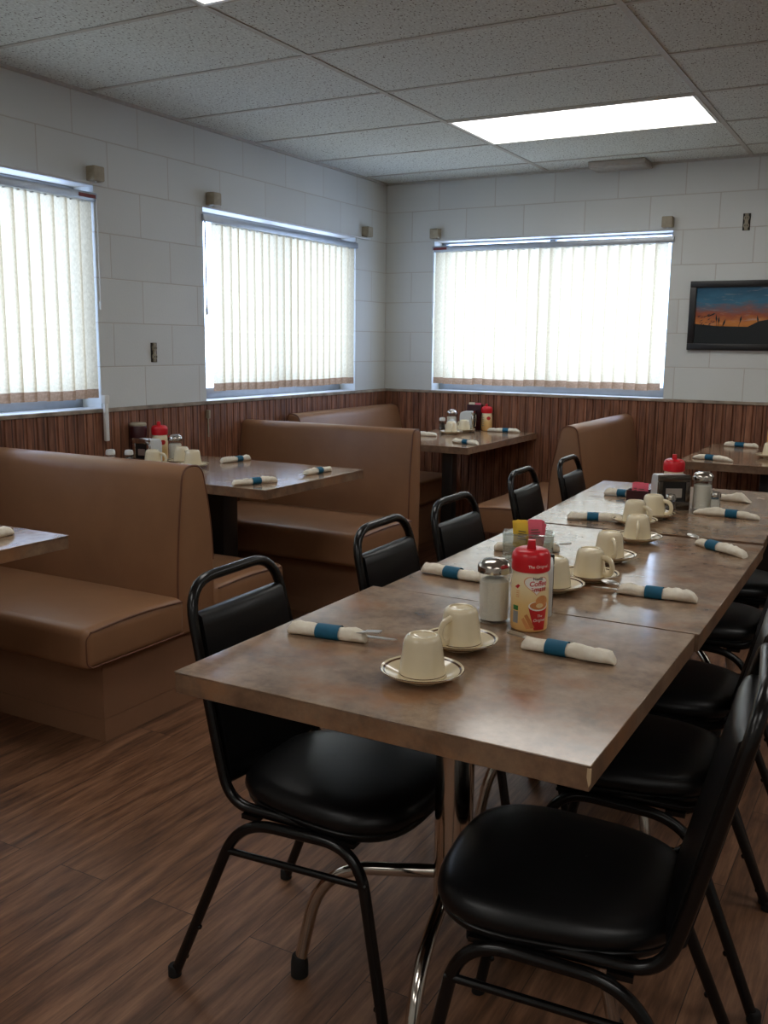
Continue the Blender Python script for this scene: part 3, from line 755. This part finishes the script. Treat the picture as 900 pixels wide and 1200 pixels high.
rolls = [
 ('at the front left of the near table, fork and knife poking out', (2.445, -4.455), (2.278, -4.478), ZT, .32, .62, dict(style='taper', ut='forktip knife', seed=1)),
 ('at the front right of the near table, fork tines showing', (2.722, -4.325), (2.905, -4.331), ZT, .27, .50, dict(style='blunt', ut='forktip', seed=2)),
 ('half hidden behind the glass sugar shaker', (2.275, -3.872), (2.475, -3.893), ZT, .34, .56, dict(style='blunt', seed=3)),
 ('on the right side of the middle table, spoon and knife showing', (2.765, -3.815), (2.948, -3.806), ZT, .36, .58, dict(style='taper', ut='knife spoon', seed=4)),
 ('with a spoon tip, lying slanted at the right near the far seam', (2.815, -3.135), (2.968, -3.25), ZT, .26, .48, dict(style='taper', ut='spoon', seed=5)),
 ('at the right of the far table, in front of the glass shakers', (2.695, -2.582), (2.915, -2.588), ZT, .49, .67, dict(style='flat', seed=6)),
 ('with a fanned out napkin corner, farthest right on the long table', (2.625, -2.225), (2.835, -2.212), ZT, .25, .44, dict(style='flat', seed=7, flare=True)),
 ('at the left of the far table just past the seam', (2.345, -2.925), (2.525, -2.878), ZT, .36, .56, dict(style='taper', seed=8)),
 ('farthest left on the long table, beside the burgundy packet box', (2.300, -2.322), (2.46, -2.335), ZT, .33, .55, dict(style='taper', ut='knife', seed=9)),
 ('behind the packet caddy on the middle table, fork end showing', (2.495, -3.445), (2.33, -3.53), ZT, .34, .54, dict(style='taper', ut='forktip', seed=10)),
 ('nearest the camera on the second left booth table', (.955, -2.975), (1.04, -2.79), .7652, .42, .62, dict(style='taper', seed=11)),
 ('at the far aisle edge of the second left booth table', (1.03, -2.56), (1.04, -2.37), .7652, .42, .62, dict(style='blunt', ut='knife', seed=12)),
 ('near the wall on the second left booth table', (.452, -2.42), (.49, -2.245), .7652, .5, .7, dict(style='taper', seed=13)),
 ('at the near corner edge of the corner booth table', (.985, -.93), (1.175, -1.0), .7722, .42, .62, dict(style='taper', seed=14)),
 ('half hidden by the bench on the corner booth table', (.55, -.70), (.745, -.66), .7722, .2, .4, dict(style='taper', seed=15)),
 ('near the back window on the corner booth table', (.525, -.09), (.68, -.10), .7722, .55, .8, dict(style='blunt', seed=16)),
 ('right of the creamer on the corner booth table', (.865, -.13), (1.085, -.115), .7722, .48, .66, dict(style='taper', seed=17)),
 ('nearer the camera on the table under the framed picture', (2.36, -.93), (2.565, -.99), .7722, .33, .54, dict(style='flat', seed=18)),
 ('near the wall on the table under the framed picture', (2.385, -.17), (2.575, -.20), .7722, .33, .6, dict(style='taper', seed=19)),
 ('on the booth table at the left edge of the photo', (1.0, -4.30), (1.0, -4.095), .7602, .3, .5, dict(style='taper', seed=20)),
]
for lb, p0, p1, z, b0, b1, kw in rolls: roll_between('cream napkin roll ' + lb, p0, p1, z, b0, b1, **kw)

# ---- glass sugar shakers
def sugar_shaker(label, loc, s=1.0):
    t = thing('sugar_shaker', label, 'sugar shaker', loc)
    b = bm_new(); lathe(b, [(p*s, z*s) for p, z in [(0, .004), (.034, .0), (.0375, .003), (.0375, .012), (.034, .022), (.0325, .035), (.0325, .098), (.034, .108), (.034, .114)]], 16, capt=False, capb=False); obj('glass_jar', b, M_GLASS, t, ang=20)
    b = bm_new(); lathe(b, [(p*s, z*s) for p, z in [(0, .006), (.030, .006), (.0305, .03), (.0305, .088), (.024, .092), (0, .094)]], 20, capb=False, capt=False); obj('sugar', b, M_SUGAR, t)
    b = bm_new(); lathe(b, [(p*s, z*s) for p, z in [(.034, .106), (.0365, .107), (.0368, .119), (.035, .124), (.027, .132), (.013, .137), (0, .138)]], 28, capb=True, capt=False); obj('lid', b, M_CHROME, t)
    b = bm_new(); box(b, -.006*s, .022*s, -.009*s, .009*s, .133*s, .1375*s, .0015, 2); obj('pour_flap', b, M_CHROME, t)
    return t
sugar_shaker('glass sugar shaker with chrome lid beside the creamer bottle on the long table', (2.598, -4.176, ZT))
sugar_shaker('glass sugar shaker right of the far napkin dispenser on the long table', (2.70, -2.475, ZT), 1.02)
sugar_shaker('glass sugar shaker with chrome lid on the second left booth table', (.235, -2.50, .7652), .98)
sugar_shaker('glass sugar shaker left of the napkin dispenser on the corner table', (.63, -.20, .7722), 1.02)

# ---- small salt / pepper shakers
def small_shaker(name, label, cat, loc, fill, top, s=1.0):
    t = thing(name, label, cat, loc)
    b = bm_new(); lathe(b, [(p*s, z*s) for p, z in [(0, .002), (.017, 0), (.020, .003), (.020, .012), (.017, .018), (.0195, .026), (.0165, .034), (.0185, .042), (.016, .052), (.016, .056)]], 12, capb=False, capt=False); obj('glass_jar', b, M_GLASS, t, ang=20)
    b = bm_new(); lathe(b, [(p*s, z*s) for p, z in [(0, .004), (.015, .004), (.0145, .045), (0, .046)]], 14, capb=False, capt=False); obj('filling', b, fill, t)
    b = bm_new(); lathe(b, [(p*s, z*s) for p, z in [(.0165, .054), (.018, .055), (.018, .066), (.015, .073), (0, .076)]], 18, capb=True, capt=False); obj('lid', b, top, t)
    return t
small_shaker('salt_shaker', 'small salt shaker with steel cap beside the far sugar shaker', 'salt shaker', (2.752, -2.50, ZT), M_SALT, M_CHROME)
small_shaker('pepper_shaker', 'small glass pepper shaker in front of the far napkin dispenser', 'pepper shaker', (2.628, -2.655, ZT), M_PEPPER, M_CHROME)
small_shaker('pepper_shaker', 'small shaker with white cap left of the cups on the corner table', 'pepper shaker', (.57, -.22, .7722), M_PEPPER, M_WHITE, 1.15)
small_shaker('salt_shaker', 'small salt shaker behind the far cup on the corner table', 'salt shaker', (.665, -.27, .7722), M_SALT, M_WHITE, 1.1)
small_shaker('salt_shaker', 'small salt shaker with white cap peeking over the near bench', 'salt shaker', (.17, -2.86, .7652), M_SALT, M_WHITE, 1.2)
small_shaker('pepper_shaker', 'small pepper shaker with pale cap peeking over the near bench', 'pepper shaker', (.205, -2.78, .7652), M_PEPPER, M_WHITE, 1.1)

# ---- napkin dispensers: local -y is the opening face
def dispenser(label, loc, rz, w=.115, d=.10, h=.125, body=None, face=None):
    t = thing('napkin_dispenser', label, 'napkin dispenser', loc, rz)
    pr_ = smooth_prof([(-d/2+.012, 0), (-d/2+.012, h-.004), (d/2, h-.004), (d/2, 0)], [0, .01, .03, 0])
    b = bm_new(); prism(b, pr_, -w/2+.003, w/2-.003, 'x', 0, .004); obj('case', b, body or M_WHITEMET, t)
    b = bm_new()
    for x0, x1, z0, z1 in ((-w/2, w/2, 0, .03), (-w/2, w/2, h-.025, h), (-w/2, -w/2+.018, .03, h-.025), (w/2-.018, w/2, .03, h-.025)): box(b, x0, x1, -d/2, -d/2+.012, z0, z1, .003, 2)
    fp = obj('faceplate', b, face or M_CHROME, t)
    b = bm_new(); box(b, -w/2+.016, w/2-.016, -d/2+.006, -d/2+.013, .028, h-.023); obj('opening', b, M_BLACKP, fp)
    b = bm_new(); box(b, -w/2+.03, w/2-.03, -d/2+.0035, -d/2+.0065, .045, h-.05); obj('napkin_sheet', b, M_STAINLESS, fp)
    return t
M_DCHROME = metal('dark_steel_faceplate', (112, 104, 96), .22)
dispenser('dark faced napkin dispenser with white sides at the far end of the long table', (2.590, -2.50, ZT), math.radians(30), .118, .10, .128, None, M_DCHROME)
dispenser('narrow white napkin dispenser hidden right behind the creamer bottle', (2.645, -4.06, ZT), math.radians(200), .085, .085, .122, M_WHITEMET, M_BLACKP)
dispenser('white sided napkin dispenser by the wall on the second left booth table', (.185, -2.635, .7652), math.radians(4), .10, .10, .125)
dispenser('white sided napkin dispenser beside the creamer on the corner table', (.735, -.165, .7722), math.radians(100), .10, .095, .135)

# ---- creamer bottles
def bent(verts_t, radius_at, ang0, z0, eps):
    for v in verts_t.verts:
        a = ang0 + v.co.x/radius_at(z0+v.co.y); rr_ = radius_at(z0+v.co.y)+eps+v.co.z
        v.co = Vector((math.cos(a)*rr_, math.sin(a)*rr_, z0+v.co.y))
def slice_x(t, x0, x1, n):
    for i in range(1, n):
        bmesh.ops.bisect_plane(t, geom=list(t.verts)+list(t.edges)+list(t.faces), plane_co=(x0+(x1-x0)*i/n, 0, 0), plane_no=(1, 0, 0))
def slice_y(t, y0, y1, n):
    for i in range(1, n):
        bmesh.ops.bisect_plane(t, geom=list(t.verts)+list(t.edges)+list(t.faces), plane_co=(0, y0+(y1-y0)*i/n, 0), plane_no=(0, 1, 0))
def patch(b, poly, R_, ang0, z0, eps, mi=0):
    t = bm_new(); t.faces.new([t.verts.new((x, y, 0)) for x, y in poly])
    bmesh.ops.triangulate(t, faces=list(t.faces))
    xs = [p_[0] for p_ in poly]; ys = [p_[1] for p_ in poly]; slice_x(t, min(xs), max(xs), 8); slice_y(t, min(ys), max(ys), 6)
    bent(t, R_, ang0, z0, eps); add(b, t, mi)
def text2d(s, size, shear=0, bold=0):
    cu = bpy.data.curves.new('lettering', 'FONT'); cu.body = s; cu.size = size; cu.align_x = 'CENTER'; cu.align_y = 'CENTER'; cu.shear = shear; cu.offset = bold; cu.resolution_u = 4
    to = bpy.data.objects.new('lettering', cu); COL.objects.link(to)
    bpy.context.view_layer.update()
    me = bpy.data.meshes.new_from_object(to.evaluated_get(bpy.context.evaluated_depsgraph_get()))
    t = bm_new(); t.from_mesh(me); bpy.data.objects.remove(to); bpy.data.meshes.remove(me); bpy.data.curves.remove(cu); return t
def text_patch(b, s, size, R_, ang0, z0, eps, mi, rot=0, shear=0, bold=0):
    t = text2d(s, size, shear, bold)
    if rot: bmesh.ops.rotate(t, verts=t.verts, cent=(0, 0, 0), matrix=Matrix.Rotation(rot, 3, 'Z'))
    bent(t, R_, ang0, z0, eps); add(b, t, mi)
def ell(cx, cy, a, b_, n=20, t0=0, t1=2*PI): return [(cx+a*math.cos(t0+(t1-t0)*i/n), cy+b_*math.sin(t0+(t1-t0)*i/n)) for i in range(n)]
def mk_label():
    k = NT('creamer_label_print'); co = k.coord(); sp = k.n('ShaderNodeSeparateXYZ'); k.l(co, sp.inputs[0])
    n_ = k.noise(co, 25, 3); s = k.n('ShaderNodeMath', operation='MULTIPLY_ADD'); s.inputs[1].default_value = .03; k.l(n_, s.inputs[0]); k.l(sp.outputs[2], s.inputs[2])
    c = k.ramp(s.outputs[0], [(.02, lin((232, 180, 112))), (.07, lin((238, 200, 132))), (.115, lin((244, 226, 182))), (.15, lin((246, 238, 214)))])
    return k.set(.3, 0, .5, c)
M_LBL = mk_label()
M_INKRED = simple('label_red_ink', (196, 34, 34), .35); M_INKBLK = simple('label_black_ink', (38, 34, 34), .4); M_INKWHITE = simple('label_white_ink', (246, 240, 230), .35)
M_INKTAN = simple('label_tan_ink', (206, 132, 74), .35); M_INKGREEN = simple('label_green_ink', (58, 118, 52), .4); M_INKCREAM = simple('label_cream_ink', (240, 212, 160), .35); M_INKGREY = simple('label_grey_ink', (150, 150, 150), .4)
M_INKORANGE = simple('label_orange_ink', (222, 150, 92), .35)
PROF_BOT = [(0, 0), (.034, 0), (.0375, .003), (.0385, .010), (.0388, .07), (.0385, .095), (.0365, .112), (.0345, .122), (.0345, .128)]
def R_b(z):
    for (r0, z0), (r1, z1) in zip(PROF_BOT[2:], PROF_BOT[3:]):
        if z <= z1: return r0+(r1-r0)*max(0, (z-z0))/(z1-z0)
    return .0345
def creamer(label, loc, rz, s=1.0, graphics=True):
    t = thing('creamer_bottle', label, 'creamer bottle', loc, rz)
    b = bm_new(); lathe(b, [(p*s, z*s) for p, z in PROF_BOT], 36, capb=False); bo = obj('bottle_body', b, M_LBL, t)
    b = bm_new(); lathe(b, [(p*s, z*s) for p, z in [(.0345, .124), (.0385, .126), (.0398, .130), (.0398, .152), (.0385, .160), (.034, .167), (.025, .171), (0, .172)]], 36, capb=True, capt=False); cp = obj('cap', b, M_RED, t)
    b = bm_new(); prism(b, [(-.010*s, .166*s), (.010*s, .166*s), (.0075*s, .190*s), (-.0075*s, .190*s)], .004*s, .019*s, 'x', 0, .0025); obj('flip_spout', b, M_RED, t)
    if graphics:
        # drawn facing local +x
        def Rc(z): return .0398
        b = bm_new(); text_patch(b, 'The Original', .0085, Rc, .42, .139, .0004, 0, .03); obj('cap_lettering', b, M_INKWHITE, cp)
        b = bm_new(); A = .42
        heart = []
        for i in range(36):
            th = 2*PI*i/36
            heart.append((.0015*16*math.sin(th)**3*1.02, .00125*(13*math.cos(th)-5*math.cos(2*th)-2*math.cos(3*th)-math.cos(4*th))))
        patch(b, [(x*1.08, y*1.08) for x, y in heart], R_b, A-.06, .101, .0004, 7); patch(b, heart, R_b, A-.06, .101, .0007, 2)
        text_patch(b, 'Nestlé', .0078, R_b, A+.02, .1135, .0010, 1, 0, 0, .00022)
        text_patch(b, 'Coffee', .0140, R_b, A+.02, .1035, .0010, 0, .05, .25, .00035); text_patch(b, '-mate', .0135, R_b, A+.06, .0925, .0010, 0, .05, .25, .00035)
        patch(b, [(-.005, -.0008), (-.001, -.0008), (-.001, .0008), (-.005, .0008)], R_b, A-.22, .0945, .0010, 0)
        # cup with swirl of coffee
        cx = .10
        patch(b, [(-.022, .024), (.022, .028), (.014, -.024), (-.009, -.024)], R_b, A+cx, .030, .0005, 0)
        patch(b, ell(0, 0, .0225, .0105), R_b, A+cx, .057, .0007, 2); patch(b, ell(0, .001, .0195, .0085), R_b, A+cx, .057, .0009, 3)
        patch(b, ell(.004, .007, .014, .012), R_b, A+cx+.05, .060, .0010, 7); patch(b, ell(.001, .0, .008, .005), R_b, A+cx, .058, .0012, 5)
        text_patch(b, 'The', .0075, R_b, A+cx+.05, .036, .0010, 2, 0, .2); text_patch(b, 'Original', .0085, R_b, A+cx+.04, .027, .0010, 2, .03, .2)
        # biscuits
        patch(b, [(-.010, .012), (-.004, .016), (.012, -.012), (.004, -.014)], R_b, A-.42, .024, .0006, 3); patch(b, [(-.008, .008), (-.003, .012), (.012, -.010), (.003, -.012)], R_b, A-.62, .020, .0008, 7)
        # green and grey side panel
        patch(b, [(-.007, -.005), (.007, -.005), (.007, .005), (-.007, .005)], R_b, A-1.22, .050, .0005, 4); patch(b, [(-.007, -.016), (.007, -.016), (.007, .009), (-.007, .009)], R_b, A-1.22, .034, .0005, 6)
        patch(b, [(-.006, -.002), (.002, .004), (.007, .002), (.002, -.005)], R_b, A-1.15, .096, .0006, 0)
        for q in range(4): patch(b, [(-.004, -.0006), (.004, -.0006), (.004, .0006), (-.004, .0006)], R_b, A-1.1, .086-q*.004, .0005, 7)
        obj('label_print', b, [M_INKRED, M_INKBLK, M_INKWHITE, M_INKTAN, M_INKGREEN, M_INKCREAM, M_INKGREY, M_INKORANGE], bo)
    else:
        b = bm_new()
        for q in range(5): patch(b, [(-.009, -.002), (.009, -.002), (.009, .002), (-.009, .002)], lambda z: R_b(z/s)*s, -.5, (.095-q*.014)*s, .0006, 0)
        patch(b, ell(0, 0, .014, .012), lambda z: R_b(z/s)*s, .6, .09*s, .0006, 1)
        obj('label_print', b, [M_INKGREY, M_INKRED], bo)
    return t
creamer('cream coloured creamer bottle with red cap on the near half of the long table', (2.683, -4.190, ZT), math.radians(-70))
creamer('creamer bottle with only its red cap showing behind the far napkin dispenser', (2.575, -2.385, ZT), math.radians(-80), .98, False)
creamer('creamer bottle with red cap by the wall on the second left booth table', (.125, -2.485, .7652), math.radians(-60), 1.0, False)
creamer('creamer bottle with red cap on the corner booth table', (.835, -.085, .7722), math.radians(-80), .95, False)
creamer('creamer bottle with red cap at the right edge of the photo', (2.642, -.08, .7722), math.radians(-80), .95, False)

# ---- sweetener packets
def packet_mesh(m):
    b = bm_new(); box(b, -.019, .019, -.0022, .0022, 0, .066, .0016, 2)
    for v in b.verts:
        if v.co.z > .062 or v.co.z < .004: v.co.y *= .35
    for q in range(4): box(b, -.012, .012-.004*(q % 2), -.0027, -.0021, .022+q*.007, .0245+q*.007, 0, 1, 1)
    return b
def packet(m, label, cat_group, loc, rz, tx, ty=0, cache={}):
    if m.name not in cache:
        o = obj('sweetener_packet', packet_mesh(m), [m, M_PRINT]); cache[m.name] = o
    else:
        o = cache[m.name].copy(); COL.objects.link(o)
    o.location = loc; o.rotation_euler = (tx, ty, rz); return tag(o, label, 'packet', cat_group)
t = thing('packet_caddy', 'clear glass caddy holding yellow and pink packets behind the creamer bottle', 'packet caddy', (2.452, -3.585, ZT), math.radians(20))
cw, cd, chh = .068, .036, .075
b = bm_new()
box(b, -cw, cw, -cd, cd, 0, .006, .002, 2)
for x0, x1, y0, y1 in ((-cw, cw, -cd, -cd+.004), (-cw, cw, cd-.004, cd), (-cw, -cw+.004, -cd+.004, cd-.004), (cw-.004, cw, -cd+.004, cd-.004)): box(b, x0, x1, y0, y1, .006, chh, .0012, 2)
obj('glass_tray', b, M_GLASS2, t)
b = bm_new(); tube(b, fillet([(-cw, -cd, chh), (cw, -cd, chh), (cw, cd, chh), (-cw, cd, chh)], .006, 4), .0028, 8, True); obj('glass_rim', b, M_GLASS2, t)
R20 = Matrix.Rotation(math.radians(20), 3, 'Z')
for i in range(6):
    for m, off, lb, gp in ((M_YEL, -.021, 'yellow sweetener packet standing in the glass caddy', 'yellow packets in the glass caddy'), (M_PINK, .020, 'pink sweetener packet standing in the glass caddy', 'pink packets in the glass caddy')):
        v = R20 @ Vector((off+random.uniform(-.003, .003), -.024+i*.0085, 0))
        packet(m, lb, gp, (2.452+v.x, -3.585+v.y, ZT+.007+.033+random.uniform(-.003, .006)), math.radians(20)+random.uniform(-.12, .12), -.12, random.uniform(-.12, .12))
# burgundy packet boxes
def packet_box(label, loc, rz, w, d, h):
    t = thing('packet_box', label, 'packet box', loc, rz); b = bm_new(); box(b, -w, w, -d, d, 0, .004)
    for x0, x1, y0, y1 in ((-w, w, -d, -d+.003), (-w, w, d-.003, d), (-w, -w+.003, -d+.003, d-.003), (w-.003, w, -d+.003, d-.003)): box(b, x0, x1, y0, y1, .004, h, .001, 1)
    obj('box_body', b, M_BURG, t); return t
packet_box('small burgundy packet box on the far table left of the napkin dispenser', (2.462, -2.42, ZT), .05, .045, .03, .045)
for i in range(4):
    packet(M_PINK, 'pink sweetener packet in the burgundy box on the far table', 'pink packets in the far box', (2.462+(-.0105 if i % 2 else .0105), -2.438+i*.011, ZT+.006), .05+random.uniform(-.1, .1), -.1)
packet_box('tall burgundy packet holder against the back wall on the corner table', (.735, -.055, .7722), .03, .05, .024, .17)
M_CREAMP = simple('cream_packet_paper', (232, 222, 200), .6)
for i in range(2):
    packet(M_CREAMP, 'white sugar packet in the tall burgundy holder on the corner table', 'white packets in the tall holder', (.712, -.065+i*.012, .7722+.118), .03, -.05)
    packet(M_PINK, 'pink sweetener packet in the tall burgundy holder on the corner table', 'pink packets in the tall holder', (.757, -.065+i*.012, .7722+.115), .03, -.05)
t = thing('syrup_jar', 'dark burgundy jar with cream top near the wall on the second left booth table', 'jar', (.062, -2.565, .7652))
b = bm_new(); lathe(b, [(0, 0), (.036, 0), (.038, .004), (.038, .095), (.034, .10), (.034, .108), (.040, .112), (.042, .165), (.039, .172)], 24, capb=False); obj('jar_body', b, M_BURG, t)
b = bm_new(); lathe(b, [(.038, .170), (.041, .172), (.041, .180), (.036, .186), (0, .187)], 24, capt=False); obj('jar_lid', b, M_BEIGE, t)

bpy.context.view_layer.update()
